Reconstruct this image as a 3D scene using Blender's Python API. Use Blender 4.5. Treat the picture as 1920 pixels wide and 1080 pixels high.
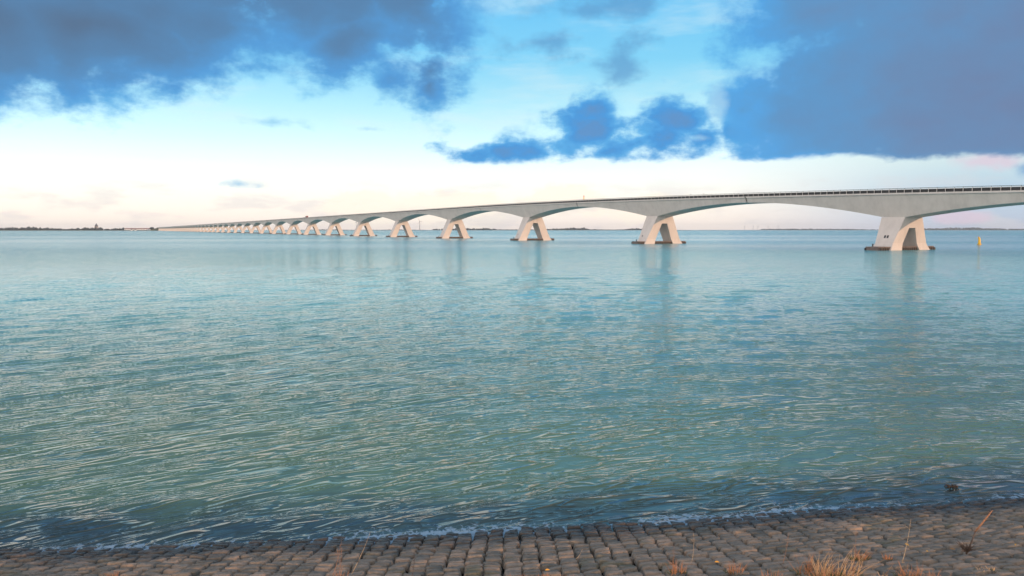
import bpy, bmesh, math, random
import numpy as np
from mathutils import Vector, Matrix

R = math.radians
scene = bpy.context.scene
for o in list(bpy.data.objects):
    bpy.data.objects.remove(o)

# ------------------------------------------------------------------ camera
FPX = 1340.0            # focal length in pixels of the 1920 wide photograph
PITCH = math.atan(109.0 / FPX)
HC = 5.12               # eye height above the water
cam_d = bpy.data.cameras.new('camera')
cam_d.sensor_width = 36.0
cam_d.lens = FPX / 1920 * 36.0
cam_d.clip_start = 0.1
cam_d.clip_end = 90000
cam = bpy.data.objects.new('camera', cam_d)
scene.collection.objects.link(cam)
cam.location = (0, 0, HC)
cam.rotation_euler = (R(90) - PITCH, 0, 0)
scene.camera = cam

# ------------------------------------------------------------------ colour management
scene.view_settings.view_transform = 'Standard'
scene.view_settings.look = 'None'
scene.view_settings.exposure = 0.0
scene.view_settings.gamma = 1.0
scene.cycles.max_bounces = 4
scene.cycles.diffuse_bounces = 2
scene.cycles.glossy_bounces = 3
scene.cycles.transmission_bounces = 1

SUN_EL = R(12.0)
SUN_AZ = math.atan2(0.473, -0.881) - R(20)      # compass style: x = sin, y = cos (behind the camera, to the right)


def lin(c):
    out = []
    for v in c[:3]:
        v = v / 255.0
        out.append(v / 12.92 if v <= 0.04045 else ((v + 0.055) / 1.055) ** 2.4)
    return out


# ------------------------------------------------------------------ small node language
class E:
    nt = None

    def __init__(s, v): s.v = v

    @staticmethod
    def math(op, *a, clamp=False):
        n = E.nt.nodes.new('ShaderNodeMath'); n.operation = op; n.use_clamp = clamp
        for i, x in enumerate(a):
            x = x.v if isinstance(x, E) else x
            if isinstance(x, (int, float)): n.inputs[i].default_value = float(x)
            else: E.nt.links.new(x, n.inputs[i])
        return E(n.outputs[0])

    def __add__(s, o): return E.math('ADD', s, o)
    __radd__ = __add__
    def __sub__(s, o): return E.math('SUBTRACT', s, o)
    def __rsub__(s, o): return E.math('SUBTRACT', o, s)
    def __mul__(s, o): return E.math('MULTIPLY', s, o)
    __rmul__ = __mul__
    def __truediv__(s, o): return E.math('DIVIDE', s, o)


def emax(a, b): return E.math('MAXIMUM', a, b)
def emin(a, b): return E.math('MINIMUM', a, b)


def sstep(x, a, b):
    n = E.nt.nodes.new('ShaderNodeMapRange'); n.interpolation_type = 'SMOOTHSTEP'
    E.nt.links.new(x.v, n.inputs[0])
    n.inputs[1].default_value = a; n.inputs[2].default_value = b
    n.inputs[3].default_value = 0; n.inputs[4].default_value = 1
    return E(n.outputs[0])


def xyz(x, y, z=0.0):
    n = E.nt.nodes.new('ShaderNodeCombineXYZ')
    for i, q in enumerate((x, y, z)):
        if isinstance(q, E): E.nt.links.new(q.v, n.inputs[i])
        else: n.inputs[i].default_value = q
    return n.outputs[0]


def noise(vec, scale, detail=5, rough=0.5, dist=0.0, color=False, dims='3D'):
    n = E.nt.nodes.new('ShaderNodeTexNoise'); n.noise_dimensions = dims
    E.nt.links.new(vec, n.inputs['Vector'])
    n.inputs['Scale'].default_value = scale; n.inputs['Detail'].default_value = detail
    n.inputs['Roughness'].default_value = rough; n.inputs['Distortion'].default_value = dist
    return n.outputs['Color'] if color else E(n.outputs['Fac'])


def mixc(f, a, b, mode='MIX'):
    n = E.nt.nodes.new('ShaderNodeMix'); n.data_type = 'RGBA'; n.blend_type = mode; n.clamp_factor = True
    for sock, q in ((n.inputs[0], f), (n.inputs[6], a), (n.inputs[7], b)):
        q = q.v if isinstance(q, E) else q
        if isinstance(q, (int, float)): sock.default_value = q
        elif isinstance(q, (tuple, list)): sock.default_value = (q[0], q[1], q[2], 1)
        else: E.nt.links.new(q, sock)
    return n.outputs[2]


def ramp(x, stops, interp='LINEAR'):
    n = E.nt.nodes.new('ShaderNodeValToRGB'); n.color_ramp.interpolation = interp
    cr = n.color_ramp
    while len(cr.elements) > 1: cr.elements.remove(cr.elements[-1])
    for i, (p, c) in enumerate(stops):
        e = cr.elements[0] if i == 0 else cr.elements.new(p)
        e.position = p; e.color = (c[0], c[1], c[2], 1)
    E.nt.links.new(x.v, n.inputs[0])
    return n.outputs[0]


# ------------------------------------------------------------------ sky
def px_dir(x, y):
    X = x - 960.0; up0 = 540.0 - y
    f = FPX * math.cos(PITCH) + up0 * math.sin(PITCH)
    u = up0 * math.cos(PITCH) - FPX * math.sin(PITCH)
    return X, f, u


def px_azel(x, y):
    X, f, u = px_dir(x, y)
    return math.degrees(math.atan2(X, f)), math.degrees(math.atan2(u, math.hypot(X, f)))


world = bpy.data.worlds.new('World')
scene.world = world
world.use_nodes = True
nt = world.node_tree
E.nt = nt
nt.nodes.clear()
tc = nt.nodes.new('ShaderNodeTexCoord')
sep = nt.nodes.new('ShaderNodeSeparateXYZ')
nt.links.new(tc.outputs['Generated'], sep.inputs[0])
dx, dy, dz_ = E(sep.outputs[0]), E(sep.outputs[1]), E(sep.outputs[2])
az = E.math('ARCTAN2', dx, dy) * 57.29578
el = E.math('ARCSINE', dz_) * 57.29578
ael = emax(el, 0.0)

sky = nt.nodes.new('ShaderNodeTexSky')
sky.sky_type = 'NISHITA'; sky.sun_disc = False
sky.sun_elevation = SUN_EL; sky.sun_rotation = SUN_AZ
sky.air_density = 1.0; sky.dust_density = 0.6; sky.ozone_density = 2.0
nish = sky.outputs[0]

# clear air: pale cream low down, cyan above (air colour by elevation)
grad = ramp(ael / 60.0, [
    (0.0, lin((250, 234, 224))), (0.035, lin((253, 244, 234))), (0.075, lin((243, 250, 246))),
    (0.115, lin((214, 248, 252))), (0.16, lin((180, 238, 253))), (0.215, lin((128, 214, 250))),
    (0.29, lin((104, 200, 250))), (0.45, lin((104, 190, 245))), (1.0, lin((80, 150, 225)))])
# the right hand low sky is cooler
right = sstep(az, 14.0, 34.0)
low = 1.0 - sstep(el, 0.5, 7.0)
grad = mixc(right * 0.85, grad, ramp(ael / 60.0, [
    (0.0, lin((165, 190, 226))), (0.05, lin((165, 200, 228))), (0.085, lin((205, 228, 232))),
    (0.12, lin((170, 215, 238))), (0.2, lin((120, 190, 235))), (0.5, lin((90, 160, 225))), (1.0, lin((70, 130, 205)))]))

# slow warping so that no outline is a plain ellipse
def n2(sx_, sy_, ox, oy, scale, detail, rough, dist_=0.0):
    return noise(xyz(az * sx_ + ox, el * sy_ + oy, 0.0), scale, detail, rough, dist_, dims='2D')


wsep = E.nt.nodes.new('ShaderNodeSeparateXYZ')
E.nt.links.new(noise(xyz(az * 0.1, el * 0.15, 0.0), 1.1, 2, 0.5, 0, True, '2D'), wsep.inputs[0])
waz = az + (E(wsep.outputs[0]) - 0.5) * 7.0
wel = el + (E(wsep.outputs[1]) - 0.5) * 3.4
fb = n2(0.1, 0.17, 40.0, 4.0, 2.3, 7, 0.60)
fb2 = n2(0.1, 0.19, 9.0, 19.0, 1.2, 5, 0.55, 0.3)
WV = xyz(waz, wel); SV = xyz(az, el)


def blob(x, y, rx, ry, w=1.0, warp=1):
    """px centre and px radii of a cloud; turned into azimuth and elevation"""
    a, e = px_azel(x, y)
    ca = math.cos(R(a)); k = math.degrees(1 / FPX)
    rxa = rx * k * ca * ca; rya = ry * k * ca
    n = E.nt.nodes.new('ShaderNodeVectorMath'); n.operation = 'MULTIPLY_ADD'
    E.nt.links.new(WV if warp else SV, n.inputs[0])
    n.inputs[1].default_value = (1 / rxa, 1 / rya, 0); n.inputs[2].default_value = (-a / rxa, -e / rya, 0)
    l = E.nt.nodes.new('ShaderNodeVectorMath'); l.operation = 'LENGTH'
    E.nt.links.new(n.outputs[0], l.inputs[0])
    return E.math('MULTIPLY_ADD', E(l.outputs['Value']), -w, w)


def field(bl):
    f = None
    for b in bl:
        v = blob(*b)
        f = v if f is None else emax(f, v)
    return f


left_f = field([(-80, 20, 480, 200, 1.3), (150, -90, 640, 245, 1.3), (520, -80, 460, 215, 1.1),
                (300, 20, 330, 150, 1.0), (190, 50, 300, 150, 1.2), (760, -40, 210, 200, 1.0), (640, 60, 150, 110, 0.8), (790, 130, 105, 100, 0.62), (800, 165, 50, 50, 0.6)])
mid_f = field([(1088, 195, 74, 58, 1.0), (1070, 245, 100, 56, 1.0), (1030, 272, 120, 34, 0.9), (960, 286, 125, 22, 0.9),
               (1275, 240, 95, 82, 1.1), (1180, 280, 140, 30, 0.9), (1310, 265, 120, 50, 1.0), (1205, 266, 110, 46, 0.9), (1395, 255, 90, 70, 1.0)])
mid_f = emin(mid_f, (el - 5.3) * 1.0)
big_f = field([(1700, 130, 350, 250, 1.5), (1500, 10, 200, 120, 1.0), (1900, 150, 430, 300, 1.6),
               (1560, 235, 230, 160, 1.2), (1425, 205, 80, 95, 0.9)])
big_f = emin(big_f, (el * 0.8 + wel * 0.2 - (az * -0.022 + 5.45)) * 1.1)
wisp_f = field([(1165, 105, 80, 42, 0.7), (1000, 92, 62, 28, 0.45), (1110, 5, 130, 35, 0.45), (1910, 308, 55, 22, 0.9)])
tiny_f = field([(688, 242, 40, 8, 0.5, 0), (508, 230, 60, 13, 0.3, 0), (452, 345, 34, 6, 0.2, 0)])
over_f = sstep(el, 19.0, 30.0) * 0.9 - 0.55
over_f = over_f + (fb2 - 0.5) * 1.5

fbc = fb - 0.5
F_left = left_f + fbc * 1.35
F_mid = mid_f + fbc * 1.9
F_big = big_f + fbc * 1.5
F_wisp = wisp_f + fbc * 1.3
F_tiny = tiny_f + fbc * 1.6
d_left = sstep(F_left, -0.06, 0.45)
d_mid = sstep(F_mid, -0.08, 0.58)
d_big = sstep(F_big, -0.06, 0.5)
d_wisp = sstep(F_wisp, -0.05, 0.50) * 0.75
d_tiny = sstep(F_tiny, 0.0, 0.6) * 0.7
d_over = sstep(over_f, -0.05, 0.5) * 0.9

grad = mixc((1.0 - sstep(el, 5.0, 11.0)) * (1.0 - right * 0.7), grad, mixc(1.0, grad, (1.16, 1.15, 1.17), 'MULTIPLY'))
base = mixc(0.12, grad, mixc(1.0, nish, (0.25, 0.25, 0.25), 'MULTIPLY'))
# soft high veil of cirrus
veil = sstep(n2(0.05, 0.22, 71.0, 3.0, 1.6, 4, 0.6), 0.45, 0.75) * sstep(el, 3.0, 8.0) * 0.35
base = mixc(veil, base, lin((225, 246, 250)))
# low cream cumulus bank in the middle distance
bank = field([(680, 392, 110, 42, 1.0, 0), (850, 392, 110, 46, 1.0, 0), (1060, 380, 110, 34, 0.9, 0), (1230, 388, 120, 30, 0.8, 0)]) + fbc * 1.6
base = mixc(sstep(bank, 0.0, 0.3) * 0.7, base, (1.15, 1.03, 0.86))
shadeb = n2(0.1, 0.35, 14.0, 50.0, 2.2, 4, 0.55)
base = mixc(sstep(shadeb, 0.48, 0.72) * (1.0 - sstep(el, 2.0, 5.0)) * 0.45, base, lin((228, 222, 222)))
# pinkish patch low at the right
pk = field([(1795, 407, 75, 18, 1.0, 0), (1850, 302, 90, 28, 0.7, 0)]) + fbc * 1.3
base = mixc(sstep(pk, 0.0, 0.5) * 0.75, base, lin((226, 205, 222)))

# cloud colours by thickness
texn = (fb2 - 0.5) * 0.9 + (fb - 0.5) * 0.5
c_left = ramp(emin(left_f * 0.62 + 0.06, F_left * 0.9 + 0.1) + texn * 0.20 + fbc * 0.15, [(0.0, lin((150, 222, 250))), (0.14, lin((105, 185, 238))), (0.30, lin((88, 158, 218))),
                             (0.48, lin((90, 136, 180))), (0.8, lin((90, 118, 150)))])
c_mid = ramp(F_mid * 0.6 + texn * 0.5, [(0.0, lin((140, 210, 248))), (0.2, lin((98, 180, 236))), (0.45, lin((78, 156, 222))), (0.7, lin((96, 150, 205)))])
bigt = emin(big_f, 0.9) * 0.25 + texn * 0.42 + fbc * 0.15 + sstep(az, 12.0, 36.0) * 0.55
c_big = ramp(bigt, [(0.0, lin((98, 184, 240))), (0.2, lin((88, 166, 228))), (0.42, lin((96, 152, 202))),
                    (0.68, lin((106, 142, 184))), (1.0, lin((114, 130, 166)))])
c_wisp = lin((98, 158, 208))

c = mixc(d_wisp, base, c_wisp)
c = mixc(d_tiny, c, lin((110, 188, 232)))
c = mixc(d_left, c, c_left)
c = mixc(d_mid, c, c_mid)
# bright cloud edge where the sun still reaches, between the two banks
rim = field([(1345, 205, 26, 60, 1.0, 0), (1310, 258, 40, 11, 0.8, 0)]) + fbc * 1.8
c = mixc(d_big, c, c_big)
c = mixc(sstep(rim, 0.05, 0.8) * 0.45, c, lin((200, 238, 250)))
c_over = mixc(sstep(E.math('ABSOLUTE', az - 6.0), 8.0, 38.0), ramp(fb2, [(0.3, lin((175, 230, 252))), (0.7, lin((120, 195, 240)))]),
              ramp(fb2, [(0.3, lin((120, 160, 195))), (0.7, lin((84, 112, 140)))]))
c = mixc(d_over, c, c_over)
# brighter, warmer air around the low sun behind the camera
sx, sy, sz = math.sin(SUN_AZ) * math.cos(SUN_EL), math.cos(SUN_AZ) * math.cos(SUN_EL), math.sin(SUN_EL)
cosang = dx * sx + dy * sy + dz_ * sz
glow = sstep(cosang, 0.2, 1.0)
c = mixc(glow * 0.6, c, (1.8, 1.45, 1.25))
back = 1.0 - sstep(dy, -0.5, 0.15)
c = mixc(back * 0.6, c, (1.6, 1.42, 1.34))
side_fill = sstep(dx * -0.881 + dy * -0.473, 0.25, 0.9) * (1.0 - sstep(el, 20.0, 60.0))  # added warm glow in the unseen sky back left, fills the bridge's side faces
c = mixc(side_fill * 0.8, c, (2.3, 1.95, 1.72))
# below the horizon
c = mixc(1.0 - sstep(el, -2.0, 0.0), c, lin((120, 165, 180)))

BGS = 0.1
mul = mixc(1.0, c, (1 / BGS,) * 3, 'MULTIPLY')
bg = nt.nodes.new('ShaderNodeBackground'); bg.inputs[1].default_value = BGS
nt.links.new(mul, bg.inputs[0])
wo = nt.nodes.new('ShaderNodeOutputWorld')
nt.links.new(bg.outputs[0], wo.inputs[0])
world.cycles.sampling_method = 'MANUAL'
world.cycles.sample_map_resolution = 512

# ------------------------------------------------------------------ sun
sun_d = bpy.data.lights.new('sun', 'SUN')
sun_d.energy = 2.7; sun_d.angle = R(0.5); sun_d.color = (1.0, 0.58, 0.33)
sun = bpy.data.objects.new('sun', sun_d)
scene.collection.objects.link(sun)
sun.rotation_euler = Vector((sx, sy, sz)).to_track_quat('Z', 'Y').to_euler()
sun.location = (60, -90, 60)

# ------------------------------------------------------------------ helpers
COL = scene.collection
rng = random.Random(11)
nrng = np.random.default_rng(5)


def px_ground(x, y, z=0.0):
    X, f, u = px_dir(x, y)
    t = (z - HC) / u
    return X * t, f * t


def at(x, y, dist_y):
    """world point seen at pixel (x,y) at depth dist_y"""
    X, f, u = px_dir(x, y)
    t = dist_y / f
    return Vector((X * t, dist_y, HC + u * t))


def tag(o, label=None, cat=None, group=None, kind=None):
    if label: o['label'] = label
    if cat: o['category'] = cat
    if group: o['group'] = group
    if kind: o['kind'] = kind
    return o


def link(name, me, parent=None, loc=None, mats=None):
    o = bpy.data.objects.new(name, me)
    COL.objects.link(o)
    if parent is not None: o.parent = parent
    if loc is not None: o.location = loc
    return o


def empty(name, loc=(0, 0, 0), rz=0.0):
    o = bpy.data.objects.new(name, None)
    COL.objects.link(o)
    o.location = loc; o.rotation_euler = (0, 0, rz)
    o.empty_display_size = 0.2
    return o


def mesh_np(name, V, F, mat, smooth=False):
    """V (n,3) float, F (m,4) or (m,3) int"""
    V = np.asarray(V, dtype=np.float32); F = np.asarray(F, dtype=np.int32)
    me = bpy.data.meshes.new(name)
    me.vertices.add(len(V)); me.vertices.foreach_set('co', V.ravel())
    k = F.shape[1]
    me.loops.add(F.size); me.loops.foreach_set('vertex_index', F.ravel())
    me.polygons.add(len(F))
    me.polygons.foreach_set('loop_start', np.arange(0, F.size, k, dtype=np.int32))
    me.polygons.foreach_set('use_smooth', np.full(len(F), smooth))
    me.update(calc_edges=True); me.validate()
    if mat: me.materials.append(mat)
    return me


class MB:
    """collects polygons of one mesh"""
    def __init__(s): s.v = []; s.f = []

    def poly(s, pts, faces):
        n = len(s.v); s.v += [tuple(p) for p in pts]; s.f += [tuple(n + i for i in f) for f in faces]

    def box(s, x0, x1, y0, y1, z0, z1):
        p = [(x0, y0, z0), (x1, y0, z0), (x1, y1, z0), (x0, y1, z0), (x0, y0, z1), (x1, y0, z1), (x1, y1, z1), (x0, y1, z1)]
        s.poly(p, [(0, 3, 2, 1), (4, 5, 6, 7), (0, 1, 5, 4), (1, 2, 6, 5), (2, 3, 7, 6), (3, 0, 4, 7)])

    def rings(s, rings, cap=True):
        n = len(rings[0]); b = len(s.v)
        for r in rings: s.v += [tuple(p) for p in r]
        for i in range(len(rings) - 1):
            for j in range(n):
                a = b + i * n + j; c_ = b + i * n + (j + 1) % n
                s.f.append((a, c_, c_ + n, a + n))
        if cap:
            s.f.append(tuple(b + j for j in reversed(range(n))))
            s.f.append(tuple(b + (len(rings) - 1) * n + j for j in range(n)))

    def tube(s, pts, rad, n=6, cap=True):
        pts = [Vector(p) for p in pts]
        rads = rad if isinstance(rad, (list, tuple)) else [rad] * len(pts)
        rs = []
        for i, p in enumerate(pts):
            t = (pts[min(i + 1, len(pts) - 1)] - pts[max(i - 1, 0)]).normalized()
            ref = Vector((0, 0, 1)) if abs(t.z) < 0.9 else Vector((1, 0, 0))
            a = t.cross(ref).normalized(); b = t.cross(a)
            rs.append([p + (a * math.cos(k * 2 * math.pi / n) + b * math.sin(k * 2 * math.pi / n)) * rads[i] for k in range(n)])
        s.rings(rs, cap)

    def lathe(s, prof, n=20, c=(0, 0, 0)):
        s.rings([[(c[0] + r * math.cos(k * 2 * math.pi / n), c[1] + r * math.sin(k * 2 * math.pi / n), c[2] + z) for k in range(n)] for r, z in prof])

    def mesh(s, name, mat, smooth=False, recalc=True):
        me = bpy.data.meshes.new(name); me.from_pydata(s.v, [], s.f)
        if recalc:
            bm = bmesh.new(); bm.from_mesh(me)
            bmesh.ops.recalc_face_normals(bm, faces=bm.faces)
            bm.to_mesh(me); bm.free()
        if smooth:
            for p in me.polygons: p.use_smooth = True
        me.materials.append(mat); me.update()
        return me

    def build(s, name, mat, parent=None, smooth=False, loc=None):
        return link(name, s.mesh(name, mat, smooth), parent, loc)


def new_mat(name):
    m = bpy.data.materials.new(name); m.use_nodes = True
    m.node_tree.nodes.clear(); E.nt = m.node_tree
    b = E.nt.nodes.new('ShaderNodeBsdfPrincipled')
    o = E.nt.nodes.new('ShaderNodeOutputMaterial')
    E.nt.links.new(b.outputs[0], o.inputs[0])
    return m, b


def setc(b, c):
    if isinstance(c, (tuple, list)): b.inputs['Base Color'].default_value = (c[0], c[1], c[2], 1)
    else: E.nt.links.new(c, b.inputs['Base Color'])


def pos():
    n = E.nt.nodes.new('ShaderNodeNewGeometry'); return n.outputs['Position']


def objco():
    n = E.nt.nodes.new('ShaderNodeTexCoord'); return n.outputs['Object']


def split(v):
    n = E.nt.nodes.new('ShaderNodeSeparateXYZ'); E.nt.links.new(v, n.inputs[0])
    return E(n.outputs[0]), E(n.outputs[1]), E(n.outputs[2])


def bump(h, b, strength=0.5, dist=0.02, prev=None):
    n = E.nt.nodes.new('ShaderNodeBump')
    n.inputs['Strength'].default_value = strength; n.inputs['Distance'].default_value = dist
    E.nt.links.new(h.v, n.inputs['Height'])
    if prev is not None: E.nt.links.new(prev, n.inputs['Normal'])
    if b is not None: E.nt.links.new(n.outputs[0], b.inputs['Normal'])
    return n.outputs[0]


def simple(name, col, rough=0.6, var=0.25, scale=3.0, metal=0.0):
    m, b = new_mat(name)
    n = noise(objco(), scale, 5, 0.6)
    lo = [x * (1 - var) for x in col]; hi = [min(1, x * (1 + var)) for x in col]
    setc(b, ramp(n, [(0.3, lo), (0.7, hi)]))
    b.inputs['Roughness'].default_value = rough
    b.inputs['Metallic'].default_value = metal
    return m


# ------------------------------------------------------------------ shore line
def Ys(X):
    if X > 14: return 12.1 + .125 * 14 + .003 * 196 + (X - 14) * .209
    if X < -16: return 12.1 - .125 * 16 + .003 * 256 + (X + 16) * .029
    return 12.1 + .125 * X + .003 * X * X


def Ys_np(X):
    return np.where(X > 14, 12.1 + .125 * 14 + .003 * 196 + (X - 14) * .209,
                    np.where(X < -16, 12.1 - 2.0 + .768 + (X + 16) * .029, 12.1 + .125 * X + .003 * X * X))


SLOPE = 0.22


def shore_expr(X, Y):
    """distance out from the water's edge, as nodes (positive = out on the water)"""
    Xc = emax(emin(X, 14.0), -16.0)
    return Y - (Xc * .125 + Xc * Xc * .003 + 12.1 + (X - Xc) * .2)


# ------------------------------------------------------------------ water material
m_water, b = new_mat('water')
P = pos(); X, Y, Z = split(P)
sd = shore_expr(X, Y)
dist = E.math('SQRT', X * X + Y * Y)
patch = noise(xyz(X * 0.004, Y * 0.012, 0.0), 1.0, 4, 0.55)          # wind patches, long across the view
patch2 = noise(xyz(X * 0.0012, Y * 0.010, 5.0), 1.0, 3, 0.5)
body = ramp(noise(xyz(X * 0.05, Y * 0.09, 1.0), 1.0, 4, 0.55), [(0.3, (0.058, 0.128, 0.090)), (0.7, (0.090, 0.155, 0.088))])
body = mixc(sstep(dist, 17.0, 75.0), body, (0.120, 0.390, 0.410))  # sky reflection painted into the water colour: bright cyan farther out
body = mixc(sstep(dist, 110.0, 220.0), body, (0.085, 0.300, 0.345))  # the painted reflection is toned down towards the bridge and beyond
shallow = 1.0 - sstep(sd + (noise(P, 0.7, 3) - 0.5) * 2.0, 0.2, 2.6)
body = mixc(shallow * 0.85, body, (0.014, 0.020, 0.030))
fn = noise(P, 9.0, 6, 0.65, 0.6)
fn2 = noise(xyz(X * 0.35, Y * 0.35, 3.0), 1.0, 3, 0.5)
foam = sstep(fn - (sd - 0.02) * 0.55 + (fn2 - 0.5) * 0.9, 0.62, 0.74)
foam = foam * (1.0 - sstep(sd, 0.5, 1.1)) * 0.8
body = mixc(foam * 0.75, body, (0.26, 0.40, 0.56))
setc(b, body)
b.inputs['IOR'].default_value = 1.5
E.nt.links.new((foam * 0.5 + 0.045 + sstep(dist, 40.0, 260.0) * 0.09).v, b.inputs['Roughness'])
# ripples: slope of a ridged height field, taken by differences so that it does not fade with distance
farf = sstep(dist, 12.0, 140.0)
near_n = 1.0 - sstep(dist, 60.0, 260.0)
band = patch2 * 0.55 + patch * 0.45
lane = noise(xyz(X * 0.0006, Y * 0.0035, 8.0), 1.0, 3, 0.6)
calm = sstep(band, 0.40, 0.56)
calm = calm * (1.0 - (sstep(dist, 260.0, 380.0) - sstep(dist, 620.0, 900.0)) * 0.75)


gust = sstep(noise(xyz(X * 0.16, Y * 0.33, 2.0), 1.0, 3, 0.6), 0.36, 0.54) * 0.75 + 0.35
gust2 = sstep(noise(xyz(X * 0.3, Y * 0.6, 12.0), 1.0, 3, 0.6), 0.40, 0.56) + 0.15


def hfield(ox, oy):
    Xo, Yo = X + ox, Y + oy
    # the crests swing round from left to right as the waves bend along the dyke
    Xk = emax(emin(Xo * 0.085, 4.0), -4.0)
    Wv = Yo - ((Xo - E.math('LOGARITHM', E.math('COSH', Xk), math.e) * (1 / 0.085)) - E.math('TANH', Xk) * (Xo - Xk * (1 / 0.085))) * 0.42
    def rot(a, fx, fy, z):
        ca, sa = math.cos(a), math.sin(a)
        return xyz((Xo * ca + Wv * sa) * fx, (Wv * ca - Xo * sa) * fy, z)
    def crest(v, k):
        q = emax(1.0 - E.math('ABSOLUTE', (v - 0.5) * k), 0.0)
        return q * q
    a = crest(noise(rot(R(3), 0.62, 2.1, 0.0), 1.0, 2, 0.5, 0.35), 9.0) * 0.078 * gust
    a2 = crest(noise(rot(R(-12), 1.1, 3.6, 4.0), 1.0, 1, 0.5, 0.4), 7.0) * 0.036 * gust2
    b_ = noise(rot(R(8), 2.6, 7.5, 9.0), 1.0, 1, 0.5, 0.0) * 0.010
    c_ = noise(rot(R(5), 0.20, 0.6, 7.0), 1.0, 1, 0.5, 0.2) * 0.16 * farf
    a = a + a2
    return a + b_ + c_


EPS = 0.012
h0 = hfield(0.0, 0.0); hx = hfield(EPS, 0.0); hy = hfield(0.0, EPS)
amp = (calm * 0.6 + 0.4) * (1.0 - farf * 0.3)
gx = (hx - h0) * (1 / EPS) * amp
gy = (hy - h0) * (1 / EPS) * amp
geo = E.nt.nodes.new('ShaderNodeNewGeometry')
nx_, ny_, nz_ = split(geo.outputs['Normal'])
nn = E.nt.nodes.new('ShaderNodeVectorMath'); nn.operation = 'NORMALIZE'
lean = sstep(dist, 20.0, 200.0) * (0.07 + (patch2 - 0.5) * 0.45) - (sstep(dist, 330.0, 390.0) - sstep(dist, 640.0, 800.0)) * 0.045 + sstep(dist, 650.0, 900.0) * 0.06          # beyond, only the near flanks of the waves are in view
E.nt.links.new(xyz(nx_ - gx, ny_ - gy - lean, nz_), nn.inputs[0])
E.nt.links.new(nn.outputs[0], b.inputs['Normal'])
WATER_MAT = m_water


def build_water():
    # radial fan of rows growing with distance; real waves where they are large enough to see
    ys = [4.0]
    while ys[-1] < 420:
        r = ys[-1]
        d = 0.25 if r < 9.5 else 0.045 + 0.00009 * r * r
        ys.append(r + min(d, 3.0))
    ys = np.array(ys)
    t_in = np.tan(np.linspace(R(-40), R(40), 1300))
    t_out = np.tan(np.linspace(R(41), R(84), 60))
    ts = np.concatenate([-t_out[::-1], t_in, t_out])
    T, YY = np.meshgrid(ts, ys)
    XX = T * YY
    Hh = np.zeros_like(XX); DX = np.zeros_like(XX); DY = np.zeros_like(XX)
    cell = np.maximum(YY * 0.0011, 0.045 + 0.00009 * YY * YY)
    comps = []
    for i in range(16):
        lam = 1.5 * (3.4 / 1.5) ** nrng.random(); comps.append((lam, nrng.normal(R(2), R(15)), 0.0018 * lam))
    for i in range(30):
        lam = 0.55 * (1.5 / 0.55) ** nrng.random(); comps.append((lam, nrng.normal(R(-3), R(24)), 0.0016 * lam))
    for i in range(34):
        lam = 0.24 * (0.55 / 0.24) ** nrng.random(); comps.append((lam, nrng.normal(R(0), R(26)), 0.0015 * lam))
    XX32 = XX.astype(np.float32); YY32 = YY.astype(np.float32)
    # gusts: groups of ripples
    g = 0.75 + 0.35 * np.sin(XX * 0.23 + YY * 0.41 + 1.3 * np.sin(YY * 0.17)) * np.sin(YY * 0.31 - XX * 0.13 + 2)
    tk = 0.42 * (1 - np.tanh(0.085 * XX)).astype(np.float32)
    xk = np.clip(XX * 0.085, -4, 4)
    WW = (YY - 0.42 * ((XX - np.log(np.cosh(xk)) / 0.085) - np.tanh(xk) * (XX - xk / 0.085))).astype(np.float32)
    for lam, a, A in comps:
        k = 2 * math.pi / lam
        kx, ky = -math.sin(a) * k, math.cos(a) * k
        ph = (XX32 * kx + WW * ky + nrng.random() * 6.283).astype(np.float32)
        fade = np.clip((lam / cell - 2.2) / 2.0, 0, 1).astype(np.float32) * A
        if lam < 0.8: fade = fade * g
        s_, c_ = np.sin(ph), np.cos(ph)
        Hh += fade * c_
        DX -= fade * s_ * (kx - ky * tk) / k * 0.8
        DY -= fade * s_ * ky / k * 0.8
    sdist = YY - Ys_np(XX)
    damp = np.clip((sdist + 0.4) / 1.4, 0.12, 1)
    Hh *= damp; DX *= damp; DY *= damp
    # small swell running up on the stones
    n1 = 0.55 + 0.45 * np.sin(XX * 0.9 + 0.6 * np.sin(XX * 0.37)) * np.sin(XX * 0.31 + 1.0)
    Hh += 0.060 * n1 * np.exp(-((sdist - 0.75 - 0.25 * np.sin(XX * 0.5)) / 0.22) ** 2)
    Hh += 0.022 * (1 - n1) * np.exp(-((sdist - 0.25) / 0.16) ** 2)
    Hh += 0.030 * np.exp(-((sdist - 1.8 - 0.3 * np.sin(XX * 0.4 + 2)) / 0.3) ** 2) * (0.6 + 0.4 * np.sin(XX * 0.6))
    V = np.stack([XX + DX, YY + DY, Hh], -1)
    V[-1, :, 2] = 0
    nr, nc = XX.shape
    V = V.reshape(-1, 3)
    i = np.arange(nr * nc).reshape(nr, nc)
    F = np.stack([i[:-1, :-1].ravel(), i[:-1, 1:].ravel(), i[1:, 1:].ravel(), i[1:, :-1].ravel()], -1)
    # far sheet joined to the last row
    lastx = V.reshape(nr, nc, 3)[-1]
    far_rows = [700, 1300, 2600, 6000, 16000, 40000]
    base_n = nr * nc
    prev = i[-1]
    vs = [V]; fs = [F]
    off = base_n
    sub = ts
    for fy in far_rows:
        row = np.stack([sub * fy, np.full(nc, fy, float), np.zeros(nc)], -1)
        idx = np.arange(off, off + nc); off += nc
        vs.append(row)
        fs.append(np.stack([prev[:-1], prev[1:], idx[1:], idx[:-1]], -1))
        prev = idx
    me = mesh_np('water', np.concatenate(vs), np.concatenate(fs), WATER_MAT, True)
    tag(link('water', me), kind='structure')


build_water()

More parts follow.
